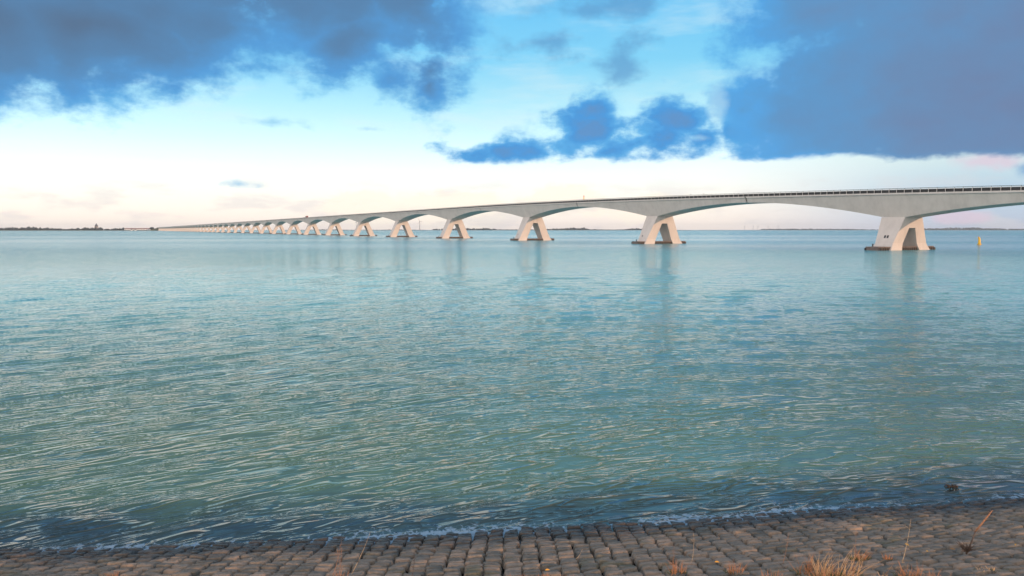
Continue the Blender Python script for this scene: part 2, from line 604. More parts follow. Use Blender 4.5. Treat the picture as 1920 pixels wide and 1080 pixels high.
# ------------------------------------------------------------------ stone slope
m_stone, b = new_mat('revetment_stone')
P = pos(); X, Y, Z = split(P)
sd = shore_expr(X, Y)
n_a = noise(P, 2.2, 6, 0.6); n_b = noise(P, 38.0, 4, 0.7); n_c = noise(P, 9.0, 4, 0.6)
col = ramp(n_a * 0.5 + n_c * 0.5, [(0.30, (0.11, 0.112, 0.10)), (0.46, (0.185, 0.168, 0.145)), (0.60, (0.275, 0.228, 0.188)), (0.75, (0.40, 0.285, 0.21))])
att = E.nt.nodes.new('ShaderNodeAttribute'); att.attribute_name = 'tone'
tone = E(att.outputs['Fac'])
col = mixc(1.0, col, ramp(tone, [(0.0, (0.62, 0.66, 0.66)), (0.6, (1.0, 0.98, 0.95)), (1.0, (1.42, 1.22, 1.08))]), 'MULTIPLY')
speck = sstep(n_b, 0.66, 0.72) * sstep(n_c, 0.45, 0.6)
dry = sstep(sd * -1.0 + (n_a - 0.5) * 1.6, 0.55, 1.7)
col = mixc(speck * 0.7 * dry, col, (0.55, 0.42, 0.33))
moss = sstep(noise(P, 1.1, 5, 0.6, 0.5), 0.58, 0.68)
col = mixc(moss * 0.5, col, (0.07, 0.085, 0.04))
wetc = mixc(1.0, col, (0.17, 0.20, 0.25), 'MULTIPLY')
col = mixc(dry, wetc, col)
setc(b, col)
E.nt.links.new((dry * 0.42 + 0.42).v, b.inputs['Roughness'])
bump(n_b * 0.7 + n_c * 1.3, b, 1.0, 0.035)
m_gap = simple('dark_joint_soil', (0.018, 0.017, 0.015), 0.9, 0.4, 8)


def build_revetment():
    # under sheet: slope from the dyke crest down under the water
    xs = np.concatenate([np.linspace(-900, -30, 12), np.linspace(-28, 28, 80), np.linspace(32, 900, 20)])
    prof = [(-4.0, -1.0), (-1.0, -0.25), (0, 0), (3, .75), (8, 2.0), (14, 3.5), (15.5, 3.6), (40, 3.6), (52, 1.2), (900, 1.0)]
    V = []
    for d, z in prof:
        for x in xs: V.append((x, Ys(x) - d, z - 0.25))
    nc = len(xs); F = []
    for r in range(len(prof) - 1):
        for j in range(nc - 1):
            a = r * nc + j; F.append((a, a + nc, a + nc + 1, a + 1))
    me = mesh_np('ground', V, F, m_gap, True)
    tag(link('ground', me), kind='structure')
    # the set blocks
    n = 9
    u = np.linspace(-1, 1, n)
    U, W = np.meshgrid(u, u)
    # rounded pillow: softened square outline
    su = np.sign(U) * np.abs(U) ** 0.8; sw = np.sign(W) * np.abs(W) ** 0.8
    r4 = (np.abs(su) ** 4 + np.abs(sw) ** 4)
    H = np.sqrt(np.clip(1 - r4 * 0.5, 0, 1))
    edge = (np.abs(U) > .99) | (np.abs(W) > .99)
    shrink = 1 - 0.10 * (np.abs(su * sw)) ** 2
    bx = (su * shrink).ravel(); by = (sw * shrink).ravel(); bh = H.ravel(); ed = edge.ravel()
    ii = np.arange(n * n).reshape(n, n)
    f0 = np.stack([ii[:-1, :-1].ravel(), ii[:-1, 1:].ravel(), ii[1:, 1:].ravel(), ii[1:, :-1].ravel()], -1)
    Vs = []; Fs = []; tn = []
    cnt = 0
    PW, PL = 0.262, 0.158
    for i in range(int(-24 / PW), int(26 / PW)):
        x0 = i * PW
        coff = rng.uniform(-0.5, 0.5) * PL
        drift = 0.0
        for j in range(-6, 58):
            jx = rng.gauss(0, .017); jy = rng.gauss(0, .010)
            d = j * PL + coff
            xx = x0 + jx
            sz_ = rng.uniform(0.94, 1.03)
            wx = PW * 0.5 * sz_ * 1.03; wy = PL * 0.5 * rng.uniform(0.89, 0.98)
            hh = rng.uniform(0.032, 0.056)
            lift = rng.gauss(0, .006)
            tx, ty = rng.gauss(0, .07), rng.gauss(0.0, .05)
            px = xx + bx * wx
            dd = d + by * wy + jy
            big = 0.035 * math.sin(xx * 1.3 + d * .9) + 0.025 * math.sin(xx * 0.5 - d * 1.7)
            pz = dd * SLOPE - 0.085 + lift + big * 0.25 + hh * bh + tx * (px - xx) + ty * (dd - d)
            pz = np.where(ed, pz - 0.07, pz + nrng.normal(0, .0035, n * n))
            if rng.random() < .04: pz = pz - rng.uniform(.01, .03)
            yy = Ys_np(px) - dd
            Vs.append(np.stack([px, yy, pz], -1)); Fs.append(f0 + cnt); cnt += n * n
            tn.append(np.full(n * n, rng.random(), np.float32))
    me = mesh_np('stone_revetment', np.concatenate(Vs), np.concatenate(Fs), m_stone, True)
    a = me.attributes.new('tone', 'FLOAT', 'POINT'); a.data.foreach_set('value', np.concatenate(tn))
    tag(link('stone_revetment', me), kind='structure')


build_revetment()


def slope_z(x, y):
    return (Ys(x) - y) * SLOPE


def px_slope(x, y):
    """world point where the pixel's ray meets the stone slope"""
    X, f, u = px_dir(x, y)
    lo, hi = 3.0, 16.0
    for _ in range(40):
        m = (lo + hi) / 2
        t = m / f; zr = HC + u * t
        if zr > slope_z(X * t, m) + 0.03: lo = m
        else: hi = m
    t = lo / f
    return Vector((X * t, lo, slope_z(X * t, lo) + 0.0))


# ------------------------------------------------------------------ bridge
m_conc, b = new_mat('pale_concrete')
P = objco(); X, Y, Z = split(P)
n1 = noise(P, 0.25, 6, 0.6); n2 = noise(xyz(X * 1.2, Y * 1.2, Z * 0.12), 1.0, 5, 0.6); n3 = noise(P, 6.0, 4, 0.6)
col = ramp(n1 * 0.5 + n2 * 0.35 + n3 * 0.15, [(0.3, (0.47, 0.435, 0.405)), (0.50, (0.58, 0.535, 0.50)), (0.7, (0.65, 0.60, 0.56))])
setc(b, col); b.inputs['Roughness'].default_value = 0.8
bump(n3, b, 0.3, 0.03)
m_conc_dark, b = new_mat('wet_fender_timber')
P = objco(); X, Y, Z = split(P)
n1 = noise(xyz(X * 3, Y * 3, Z * 0.6), 1.0, 5, 0.6)
col = ramp(n1, [(0.3, (0.020, 0.018, 0.018)), (0.6, (0.055, 0.042, 0.036)), (0.8, (0.11, 0.075, 0.055))])
setc(b, col); b.inputs['Roughness'].default_value = 0.6
m_cap = simple('weathered_footing_concrete', (0.16, 0.13, 0.12), 0.85, 0.4, 1.0)
m_asph = simple('asphalt', (0.05, 0.05, 0.052), 0.9, 0.2, 0.5)
m_rail = simple('galvanised_rail', (0.62, 0.60, 0.57), 0.45, 0.1, 1.0)
m_panel = simple('black_guard_panel', (0.014, 0.015, 0.018), 0.5, 0.4, 0.4)
m_dark = simple('dark_steel', (0.03, 0.032, 0.036), 0.5, 0.3, 2.0)
m_hinge = simple('hinge_gap', (0.02, 0.022, 0.022), 0.9, 0.3, 2.0)

ANG = math.atan2(0.8809, -0.4733)          # bridge local +X axis runs away from the camera
SPAN = 95.0
bridge = empty('bridge', (198.9, 0, 0), ANG)
tag(bridge, "long pale concrete road bridge on A shaped piers crossing to the far shore", "bridge")
# local x = s (along), local y: +y is to the left of travel = towards the camera side
KLAST = 50


def ztop(kk):
    z = 18.45
    if kk < 4.8: z -= 0.44 * (4.8 - kk) ** 2
    if kk > 8: z += 0.055 * (kk - 8)
    return z


def prof_z(s): return ztop(s / SPAN) - 1.2       # top of the concrete slab


PIERS = [(k + 0.2) * SPAN for k in range(1, KLAST + 2)]      # s of each pier; kk = 1.2, 2.2, ...


def depth(t):
    """girder depth below the slab top, t = metres from the pier centre"""
    t = abs(t)
    q = max(0.0, (t - 3.2) / 44.3)
    return 1.75 + 4.15 * (1 - min(1, q)) ** 1.9


def girder(sp, s0, s1):
    mb = MB(); rs = []
    n = 28
    ss = sorted(set([s0 + (s1 - s0) * i / n for i in range(n + 1)] + [sp - 3.2, sp + 3.2]))
    for s in ss:
        z = prof_z(s); d = depth(s - sp)
        hw = 5.6 - 0.38 * (d - 0.45)
        rs.append([(s, 5.95, z), (s, 5.95, z - .32), (s, 5.55, z - .45), (s, hw, z - d), (s, -hw, z - d), (s, -5.55, z - .45), (s, -5.95, z - .32), (s, -5.95, z)])
    mb.rings(rs)
    return mb.build('girder', m_conc, bridge)


def pier(sp, idx):
    zt = prof_z(sp) - depth(0) + 0.012
    zb = -1.5
    mb = MB()
    # levels: outer half width, inner half width (None above the opening), half thickness along the bridge
    top_h = 3.5
    op = zt - 2.78
    def thick(z):
        t = 2.42 + (3.2 - 2.42) * max(0, min(1, (z - 1.8) / max(1, zt - 1.8)))
        if z < 1.8: t += 0.34 * ((1.8 - z) / 1.8) ** 1.5 if z > 0 else 0.34
        return t
    def outer(z):
        o = top_h + (zt - z) * 0.50
        if z < 1.8: o += 0.35 * ((1.8 - max(z, 0)) / 1.8) ** 1.5
        return o
    def inner(z): return 1.25 + (op - z) * 0.42
    levels = sorted(set([zb, 0.0, 0.6, 1.2, 1.8, (1.8 + op) / 2, op, zt]))
    for z in levels[:-1]:
        pass
    def q(a, b_, c_, d_): mb.poly([a, b_, c_, d_], [(0, 1, 2, 3)])
    for i in range(len(levels) - 1):
        z0, z1 = levels[i], levels[i + 1]
        t0, t1 = thick(z0), thick(z1); o0, o1 = outer(z0), outer(z1)
        for sg in (1, -1):
            q((-t0, sg * o0, z0), (t0, sg * o0, z0), (t1, sg * o1, z1), (-t1, sg * o1, z1))     # outer face
        if z1 <= op + 1e-6:
            i0, i1 = inner(z0), inner(z1)
            for sg in (1, -1):
                q((-t0, sg * i0, z0), (t0, sg * i0, z0), (t1, sg * i1, z1), (-t1, sg * i1, z1))
                for st in (1, -1):
                    q((st * t0, sg * i0, z0), (st * t0, sg * o0, z0), (st * t1, sg * o1, z1), (st * t1, sg * i1, z1))
        else:
            for st in (1, -1):
                q((st * t0, -o0, z0), (st * t0, o0, z0), (st * t1, o1, z1), (st * t1, -o1, z1))
    t = thick(op)
    q((-t, -1.25, op), (t, -1.25, op), (t, 1.25, op), (-t, 1.25, op))
    t = thick(zt)
    q((-t, -3.5, zt), (t, -3.5, zt), (t, 3.5, zt), (-t, 3.5, zt))
    me = mb.mesh('pier', m_conc)
    bm = bmesh.new(); bm.from_mesh(me); bmesh.ops.remove_doubles(bm, verts=bm.verts, dist=0.002)
    bmesh.ops.recalc_face_normals(bm, faces=bm.faces); bm.to_mesh(me); bm.free()
    p = link('pier', me, bridge, (sp, 0, 0))
    # footing: long low fender deck under the legs
    f = MB()
    L, T = 11.3, 2.15
    outline = []
    for sg, st in ((1, 1), (-1, 1), (-1, -1), (1, -1)):
        pts = [(st * T, sg * (L - 0.9)), (st * (T - 0.5), sg * L)]
        if (sg, st) in ((-1, 1), (1, -1)): pass
        outline.append(pts)
    ol = [outline[0][1], outline[0][0], outline[1][0], outline[1][1], outline[2][1], outline[2][0], outline[3][0], outline[3][1]]
    f.rings([[(x, y, z) for x, y in ol] for z in (-1.2, 0.62)])
    f.rings([[(x * 1.06, y * 1.012, z) for x, y in ol] for z in (0.64, 0.92)])
    fo = f.build('footing', m_conc_dark if idx > 12 else m_cap, p)
    if idx <= 12:
        for st in (1, -1):
            g = MB()
            for k in range(-12, 13):
                y = k * 0.9
                g.box(st * 2.2 - 0.1, st * 2.2 + 0.1, y - 0.34, y + 0.34, -0.9, 0.60)
            g.box(st * 2.2 - 0.06, st * 2.2 + 0.06, -11.1, 11.1, -0.7, -0.5)
            g.build('fender_timber', m_conc_dark, fo)
        g = MB(); g.tube([(0.9, 9.9, 0.9), (0.9, 9.9, 1.5)], 0.16, 8); g.tube([(0.9, 9.9, 1.45), (0.9, 9.9, 1.6)], 0.24, 8)
        g.build('mooring_bollard', m_dark, fo)
    # small marks on the outward face of the camera side leg
    if idx in (1, 2, 3):
        zz = 3.4 if idx == 1 else 2.9
        zs = (0.0, 0.75) if idx == 1 else (0.0,)
        for q_ in zs:
            g = MB()
            y = outer(zz)
            sl = 0.5
            hgt, w = (0.34, 0.24) if idx == 1 else (0.25, 0.22)
            x0 = (0.35 if idx == 1 else 0.9) - q_
            n_ = Vector((0, 1, .5)).normalized() * 0.03
            a = [Vector((x0 - w, y + hgt * sl, zz - hgt)), Vector((x0 + w, y + hgt * sl, zz - hgt)), Vector((x0 + w, y - hgt * sl, zz + hgt)), Vector((x0 - w, y - hgt * sl, zz + hgt))]
            g.rings([[v - n_ for v in a], [v + n_ for v in a]])
            g.build('number_plate', m_dark, p)
    return p


edges = [PIERS[0] - 47.5 - 6] + [p + 47.5 for p in PIERS]
for i, sp in enumerate(PIERS):
    g0 = edges[i] + (0.3 if i else 0); g1 = edges[i + 1] - 0.3
    girder(sp, g0, g1)
    pier(sp, i)
    if i < len(PIERS) - 1:
        s = edges[i + 1]; z = prof_z(s)
        h_ = MB(); h_.box(s - 0.42, s + 0.42, -4.6, 4.6, z - 1.5, z - 0.1)
        h_.build('hinge', m_hinge, bridge)

S0, S1 = edges[0], edges[-1]


def long_strip(name, mat, y0, y1, dz0, dz1, step=4.0, a=S0, b_=S1, parent=bridge):
    mb = MB(); n = int((b_ - a) / step); rs = []
    for i in range(n + 1):
        s = a + (b_ - a) * i / n; z = prof_z(s)
        rs.append([(s, y0, z + dz0), (s, y1, z + dz0), (s, y1, z + dz1), (s, y0, z + dz1)])
    mb.rings(rs)
    return mb.build(name, mat, parent)


road = long_strip('road_deck', m_asph, -5.2, 5.2, 0.004, 0.05, 5)
mk = MB()
sl = S0
for i in range(170):
    s = S0 + 6 + i * 9.0; z = prof_z(s + 1.5) + 0.056
    mk.poly([(s, -0.95, z), (s + 3, -0.95, z), (s + 3, -0.8, z), (s, -0.8, z)], [(0, 1, 2, 3)])
mk.build('lane_marking', simple('road_paint', (0.75, 0.75, 0.72), 0.6, 0.1), road)
for sg in (1, -1):
    long_strip('kerb', m_conc, sg * 5.25 if sg > 0 else -5.94, 5.94 if sg > 0 else -5.25, 0.003, 0.10)
    rl = long_strip('handrail', m_rail, sg * 5.74 - .05, sg * 5.74 + .05, 0.86, 0.97)
    pn = long_strip('guard_panel', m_panel, sg * 5.55 - .02, sg * 5.55 + .02, 0.12, 0.84)
    long_strip('top_rail', m_dark, sg * 5.60 - .03, sg * 5.60 + .03, 1.12, 1.22)


def post_mesh(h0, h1, w=0.038):
    mb = MB(); mb.box(-w, w, -0.06, 0.06, h0, h1)
    return mb.mesh('railing_post', m_rail)


PS = [S0 + 1 + i * 2.02 for i in range(int((S1 - S0) / 2.02))]
vis = [s for s in PS if 165 < s]          # nearest ones in view first
ind = vis[:100]
pm = post_mesh(0.10, 0.88)
br = MB(); br.box(-.035, .035, -0.2, 0.03, 1.0, 1.16); br.box(-.035, .035, -0.03, 0.03, 0.88, 1.02)
for s in ind:
    o = link('railing_post', pm, bridge, (s, 5.74, prof_z(s)))
rest = MB()
inds = set(ind)
for s in PS:
    z = prof_z(s)
    if s not in inds: rest.box(s - .055, s + .055, 5.68, 5.80, z + 0.10, z + 0.88)
    rest.box(s - .055, s + .055, -5.80, -5.68, z + 0.10, z + 0.88)
o = link('railing_post', rest.mesh('railing_post', m_rail, recalc=False), bridge); o['kind'] = 'stuff'
rest = MB()
for s in PS[::1]:
    z = prof_z(s)
    for sg in (1, -1):
        rest.box(s - .03, s + .03, sg * 5.60 - .03, sg * 5.60 + .03, z + 0.84, z + 1.14)
o = link('rail_bracket', rest.mesh('rail_bracket', m_dark, recalc=False), bridge); o['kind'] = 'stuff'
# abutments
for s_a, s_b in ((S0 - 7, S0 - 0.2), (S1 + 0.2, S1 + 9)):
    mb = MB(); z = prof_z(s_a if s_a < 0 else s_b)
    z = min(prof_z(s_a), prof_z(s_b))
    mb.box(s_a, s_b, -6.4, 6.4, -2, z - 0.02); mb.build('abutment', m_conc, bridge)


def bridge_pt(s, y, dz):
    """world point on the bridge"""
    c_, s_ = math.cos(ANG), math.sin(ANG)
    return Vector((198.9 + s * c_ - y * s_, s * s_ + y * c_, prof_z(s) + dz))



# ------------------------------------------------------------------ things on the bridge
m_yel = simple('yellow_paint', (0.80, 0.46, 0.03), 0.45, 0.12, 2.0)
m_org = simple('orange_red_paint', (0.62, 0.12, 0.05), 0.5, 0.12, 2.0)
m_white = simple('white_paint', (0.75, 0.74, 0.72), 0.5, 0.08, 1.0)
m_van = simple('maroon_van_paint', (0.16, 0.045, 0.06), 0.35, 0.1, 1.0)
m_car = simple('grey_car_paint', (0.20, 0.24, 0.25), 0.3, 0.1, 1.0)
m_glass = simple('dark_glass', (0.02, 0.025, 0.03), 0.08, 0.1, 1.0)
m_tyre = simple('tyre_rubber', (0.02, 0.02, 0.02), 0.8, 0.1, 3.0)

sg = empty('marker_post', bridge_pt(3.66 * SPAN - 1.2, 5.3, 0.0), ANG)
tag(sg, 'thin yellow post with an orange red pointed board rising above the bridge railing', 'marker post')
g = MB(); g.tube([(0, 0, 0), (0, 0, 3.0)], 0.055, 8); g.build('post', m_white, sg)
g = MB(); g.box(-.05, .05, -.20, .20, 1.15, 2.05); g.build('lower_board', m_yel, sg)
g = MB()
pts = [(0, -.24, 2.15), (0, .20, 2.10), (0, .26, 2.45), (0, .02, 3.05), (0, -.20, 2.75)]
g.rings([[(x - .04, y, z) for x, y, z in pts], [(x + .04, y, z) for x, y, z in pts]]); g.build('upper_board', m_org, sg)


def wheel_set(root, xs, hw, r):
    for x in xs:
        for s_ in (1, -1):
            g = MB(); n = 14
            ring = lambda y, rr: [(x + rr * math.cos(a * 2 * math.pi / n), y, r + rr * math.sin(a * 2 * math.pi / n)) for a in range(n)]
            g.rings([ring(s_ * (hw - .22), r * .8), ring(s_ * (hw - .22), r), ring(s_ * hw, r), ring(s_ * hw, r * .8)])
            w = g.build('wheel', m_tyre, root)
            g = MB(); g.rings([ring(s_ * (hw + .003), r * .55), ring(s_ * (hw + .02), r * .5)]); g.build('rim', m_rail, w)


def extr(prof, hw, taper=None):
    """side outline (x,z) extruded across; taper narrows the upper points"""
    g = MB(); t = taper or [1] * len(prof)
    g.rings([[(x, -hw * k, z) for (x, z), k in zip(prof, t)], [(x, hw * k, z) for (x, z), k in zip(prof, t)]])
    return g


van = empty('van', bridge_pt(9.33 * SPAN, 2.6, 0.06), ANG)
tag(van, 'dark maroon tall van driving along the bridge above the railing', 'van')
b_ = extr([(-2.9, .35), (2.9, .35), (2.95, 1.0), (2.5, 1.35), (1.9, 2.55), (1.6, 2.85), (-2.8, 2.9), (-2.95, 2.6)], 1.05,
          [1, 1, 1, 1, .9, .86, .86, .92]); b_.build('body', m_van, van)
g = MB(); g.poly([(2.53, -.85, 1.40), (2.53, .85, 1.40), (1.96, .78, 2.48), (1.96, -.78, 2.48)], [(0, 1, 2, 3)]); g.build('windscreen', m_glass, van)
for s_ in (1, -1):
    g = MB(); g.poly([(.7, s_ * 1.05, 1.45), (2.1, s_ * 1.05, 1.45), (1.75, s_ * 1.0, 2.3), (.7, s_ * 1.0, 2.3)], [(0, 1, 2, 3)]); g.build('side_window', m_glass, van)
wheel_set(van, (-1.8, 1.8), 1.02, .36)
car = empty('car', bridge_pt(9.47 * SPAN, 2.6, 0.06), ANG)
tag(car, 'small grey car driving just ahead of the maroon van on the bridge', 'car')
b_ = extr([(-2.1, .3), (2.1, .3), (2.15, .7), (1.2, .95), (.5, 1.45), (-1.2, 1.5), (-1.95, 1.0), (-2.15, .8)], .88, [1, 1, 1, 1, .8, .8, 1, 1]); b_.build('body', m_car, car)
g = MB(); g.poly([(1.2, -.72, 1.0), (1.2, .72, 1.0), (.56, .64, 1.44), (.56, -.64, 1.44)], [(0, 1, 2, 3)]); g.build('windscreen', m_glass, car)
wheel_set(car, (-1.3, 1.3), .86, .31)

# two gulls on the near rail
m_gull = simple('gull_plumage', (0.30, 0.27, 0.25), 0.8, 0.2, 6.0)
for s, lab in ((2.96 * SPAN, 'brown grey gull perched on the bridge rail nearest the second pier'), (2.895 * SPAN, 'brown grey gull perched on the rail to the right of the other gull')):
    g = MB()
    rs = []
    for x, z, ry, rz_ in ((-.34, .10, .015, .015), (-.22, .12, .05, .04), (-.08, .14, .085, .08), (.06, .18, .09, .09), (.14, .26, .055, .06), (.17, .33, .05, .05), (.22, .35, .035, .035), (.30, .34, .008, .008)):
        rs.append([(x, ry * math.cos(a * math.pi / 5), z + rz_ * math.sin(a * math.pi / 5)) for a in range(10)])
    g.rings(rs)
    g.tube([(.02, .03, .1), (.02, .03, -.02)], .012, 5); g.tube([(.02, -.03, .1), (.02, -.03, -.02)], .012, 5)
    o = g.build('gull', m_gull, None, True); o.location = bridge_pt(s, 5.60, 1.225); o.rotation_euler = (0, 0, ANG + rng.uniform(0.6, 2.2))
    tag(o, lab, 'bird', 'gulls perched on the bridge rail')

# ------------------------------------------------------------------ floating marks
m_buoyred = simple('faded_dark_paint', (0.03, 0.04, 0.05), 0.6, 0.2, 2.0)
bx_, by_ = px_ground(1836, 459)
buoy = empty('channel_buoy', (bx_, by_, 0), R(10))
tag(buoy, 'yellow leaning channel buoy floating on the water right of the nearest pier', 'buoy')
g = MB(); g.lathe([(0.2, -.5), (.62, -.35), (.68, -.02), (.66, .22), (.5, .34), (.42, .36)], 24)
fl = g.build('float', m_yel, buoy, True)
g = MB(); g.lathe([(.69, -.08), (.70, -.06), (.70, .06), (.69, .08)], 24); g.build('waterline_band', m_buoyred, fl, True)
g = MB()
rs = []
for x, z, r in ((0, .34, .44), (-.02, .9, .40), (-.05, 1.5, .37), (-.12, 1.95, .34), (-.24, 2.28, .31), (-.42, 2.48, .27), (-.60, 2.56, .20)):
    rs.append((x, z, r))
rings = []
for i, (x, z, r) in enumerate(rs):
    tiltb = max(0, (z - 1.3)) * 0.75
    rings.append([(x + r * math.cos(a) * math.cos(tiltb), r * math.sin(a), z + r * math.cos(a) * math.sin(tiltb)) for a in [k * 2 * math.pi / 20 for k in range(20)]])
g.rings(rings); g.build('tower', m_yel, buoy, True)
g = MB(); g.tube([(-.35, 0, 2.4), (-.55, 0, 2.62)], .1, 10); g.tube([(-.55, 0, 2.60), (-.60, 0, 2.72)], .16, 10); g.build('lantern', m_org, buoy, True)
buoy.rotation_euler = (0, R(2), R(10))
bx_, by_ = px_ground(113, 434)
far_b = empty('spar_buoy', (bx_, by_, 0))
tag(far_b, 'tiny dark buoy far out on the water before the left shore', 'buoy')
g = MB(); g.lathe([(.8, -.5), (1.1, 0), (1.1, .6), (.7, .8)], 16); g.build('float', m_buoyred, far_b, True)
g = MB(); g.lathe([(.32, .8), (.26, 3.0), (.55, 3.1), (.55, 3.9), (.1, 4.1)], 12); g.build('topmark', m_buoyred, far_b, True)

# clump of drifting weed near the stones
m_weed = simple('dead_weed', (0.055, 0.035, 0.022), 0.85, 0.4, 12.0)
p = px_ground(1783, 915)
g = MB()
for i in range(26):
    a = rng.uniform(0, 6.28); r0 = rng.uniform(0, .04); L = rng.uniform(.04, .13)
    x, y = math.cos(a) * r0, math.sin(a) * r0 * .6
    g.tube([(x, y, rng.uniform(-.01, .03)), (x + math.cos(a) * L * .5, y + math.sin(a) * L * .3, rng.uniform(.01, .06)), (x + math.cos(a) * L, y + math.sin(a) * L * .5, rng.uniform(-.01, .03))], rng.uniform(.004, .010), 4)
o = g.build('drifting_weed', m_weed); o.location = (p[0], p[1], 0.01)
tag(o, 'small clump of dark brown weed drifting close to the stone edge', 'weed')

# ------------------------------------------------------------------ far shores
m_wood = simple('distant_woodland', (0.020, 0.032, 0.034), 0.9, 0.4, 0.01)
m_wood2 = m_wood
m_land = simple('shore_grass', (0.075, 0.085, 0.055), 0.95, 0.3, 0.004)
m_roof = simple('red_roof_tile', (0.22, 0.10, 0.08), 0.8, 0.2, 0.1)
m_brick = simple('pale_masonry', (0.42, 0.38, 0.36), 0.8, 0.15, 0.05)
m_slate = simple('slate_roof', (0.06, 0.07, 0.085), 0.6, 0.2, 0.1)


def shore_xy(x, D):
    v = at(x, 431, D); return v.x, v.y


def land_strip(name, xa, xb, D0, D1, h, depth_=900):
    """low dyke shore between two image columns"""
    mb = MB(); rs = []; n = 60
    for i in range(n + 1):
        t = i / n; D = D0 + (D1 - D0) * t
        x, y = shore_xy(xa + (xb - xa) * t, D)
        hh = h * (0.85 + 0.3 * math.sin(t * 31) * math.sin(t * 17 + 2))
        if i in (0, n): hh *= 0.05
        rs.append([(x, y, -.5), (x, y + 14, hh), (x, y + 30, hh), (x, y + 60, hh * .5), (x, y + depth_, hh * .5), (x, y + depth_, -.5)])
    mb.rings(rs)
    o = mb.build(name, m_land); tag(o, kind='structure')


def woods(name, label, xa, xb, D0, D1, base, hfun, seed, w=20):
    """belt of trees seen as one mass: many leaf clumps of uneven height"""
    r_ = random.Random(seed); mb = MB()
    L = abs(shore_xy(xb, D1)[0] - shore_xy(xa, D0)[0]); n = max(8, int(L / (w * .45)))
    for i in range(n):
        t = (i + r_.random()) / n; D = D0 + (D1 - D0) * t + r_.uniform(45, 160)
        H = hfun(t) * r_.uniform(.95, 1.6)
        if H <= 1.0: continue
        x, y = shore_xy(xa + (xb - xa) * t, D)
        rw = w * r_.uniform(.45, .9)
        for q in range(3):
            cx, cy = x + r_.uniform(-.5, .5) * rw, y + r_.uniform(-8, 8)
            hz = H * (1 - .22 * q); rr = rw * r_.uniform(.35, .7)
            lv = [(0.55, 0.0), (0.95, .3), (1.0, .55), (.72, .82), (.25, 1.0)]
            rings = []
            for k, z in lv:
                rings.append([(cx + rr * k * r_.uniform(.75, 1.2) * math.cos(a * 1.0472), cy + rr * k * math.sin(a * 1.0472), base + hz * z * r_.uniform(.95, 1.05)) for a in range(6)])
            mb.rings(rings)
    o = link(name, mb.mesh(name, m_wood, recalc=False)); tag(o, label, 'woodland', kind='stuff')


def bumps(*cs, base=0.4):
    def f(t):
        return base + sum(h_ * math.exp(-((t - c_) / w_) ** 2) for c_, w_, h_ in cs)
    return f


# left shore, by the end of the bridge
land_strip('far_shore', -420, 292, 4850, 4550, 4.0)
woods('shore_woodland', 'dark belt of trees along the low shore left of the bridge end', -400, 236, 4850, 4600, 2.0,
      bumps((.10, .1, 8), (.35, .1, 6), (.64, .05, 5), (.70, .05, 6), (.74, .04, 5), (.80, .03, 2), (.90, .045, 9), (.985, .02, 5), base=6.5), 3, 26)
# middle shore
land_strip('middle_shore', 560, 1300, 8200, 8600, 4.5)
woods('middle_woodland', 'hazy belt of trees on the low shore seen through the bridge arches', 815, 1240, 8200, 8600, 2.0,
      bumps((.10, .10, 13), (.22, .05, 8), (.55, .05, 10), (.615, .035, 14), (.655, .015, 12), (.70, .03, 3), (.88, .03, 13), (.93, .03, 8), (.97, .02, 5), base=6), 5, 34)
woods('low_woodland', 'faint low line of trees left of the wind turbine', 540, 800, 8200, 8200, 2.0, bumps((.3, .1, 4), (.8, .1, 3), base=3), 8, 34)
# right shore, far and pale
land_strip('right_shore', 1300, 2300, 13500, 11500, 5.0)
woods('right_woodland', 'very faint low wooded shore on the horizon at the right', 1430, 2250, 13000, 11500, 2.0,
      bumps((.0, .05, 8), (.12, .1, 10), (.42, .07, 20), (.5, .06, 12), (.62, .08, 8), base=9), 9, 60)

# church tower with a dark cap
tx, ty = shore_xy(181, 4900)
ch = empty('church_tower', (tx, ty, 0), 0.25)
tag(ch, 'squat church tower with dark pointed cap rising above the trees on the left shore', 'tower')
g = MB(); g.box(-9, 9, -9, 9, 0, 28)
for s_ in (-1, 1):
    for s2 in (-1, 1): g.box(s_ * 9 - 1.4, s_ * 9 + 1.4, s2 * 9 - 1.4, s2 * 9 + 1.4, 0, 25.5)
g.build('wall', m_brick, ch)
g = MB()
for a in range(4):
    c_, s_ = math.cos(a * math.pi / 2), math.sin(a * math.pi / 2)
    for xo in (-4, 4):
        P8 = [(xo - 1.3, -9.12, 15), (xo + 1.3, -9.12, 15), (xo + 1.3, -9.12, 23), (xo, -9.12, 25), (xo - 1.3, -9.12, 23)]
        g.poly([(x * c_ - y * s_, x * s_ + y * c_, z) for x, y, z in P8], [(0, 1, 2, 3, 4)])
g.build('belfry_opening', m_dark, ch)
g = MB(); n = 8
g.rings([[(r * math.cos((k + .5) * math.pi / 4), r * math.sin((k + .5) * math.pi / 4), z) for k in range(n)] for r, z in ((9.4, 28.02), (9.6, 31), (8.6, 36), (6.4, 40), (3.6, 43), (2.2, 44), (2.2, 47), (.3, 51))])
g.build('roof', m_slate, ch)

# small block building on the left shore
tx, ty = shore_xy(90, 4900)
hb = empty('block_building', (tx, ty, 0), 0.1)
tag(hb, 'small dark square building standing above the trees left of the church tower', 'building')
g = MB(); g.box(-6, 6, -5, 5, 0, 19); g.build('wall', m_slate, hb)
g = MB(); g.box(-6.6, 6.6, -5.6, 5.6, 19.01, 20); g.box(-2, 2, -2, 2, 20, 22); g.build('roof', m_slate, hb)
g = MB()
for i in range(3):
    for j in range(4): g.poly([(-4.6 + i * 3.6, -5.05, 3 + j * 4), (-2.6 + i * 3.6, -5.05, 3 + j * 4), (-2.6 + i * 3.6, -5.05, 5 + j * 4), (-4.6 + i * 3.6, -5.05, 5 + j * 4)], [(0, 1, 2, 3)])
g.build('window', m_glass, hb)

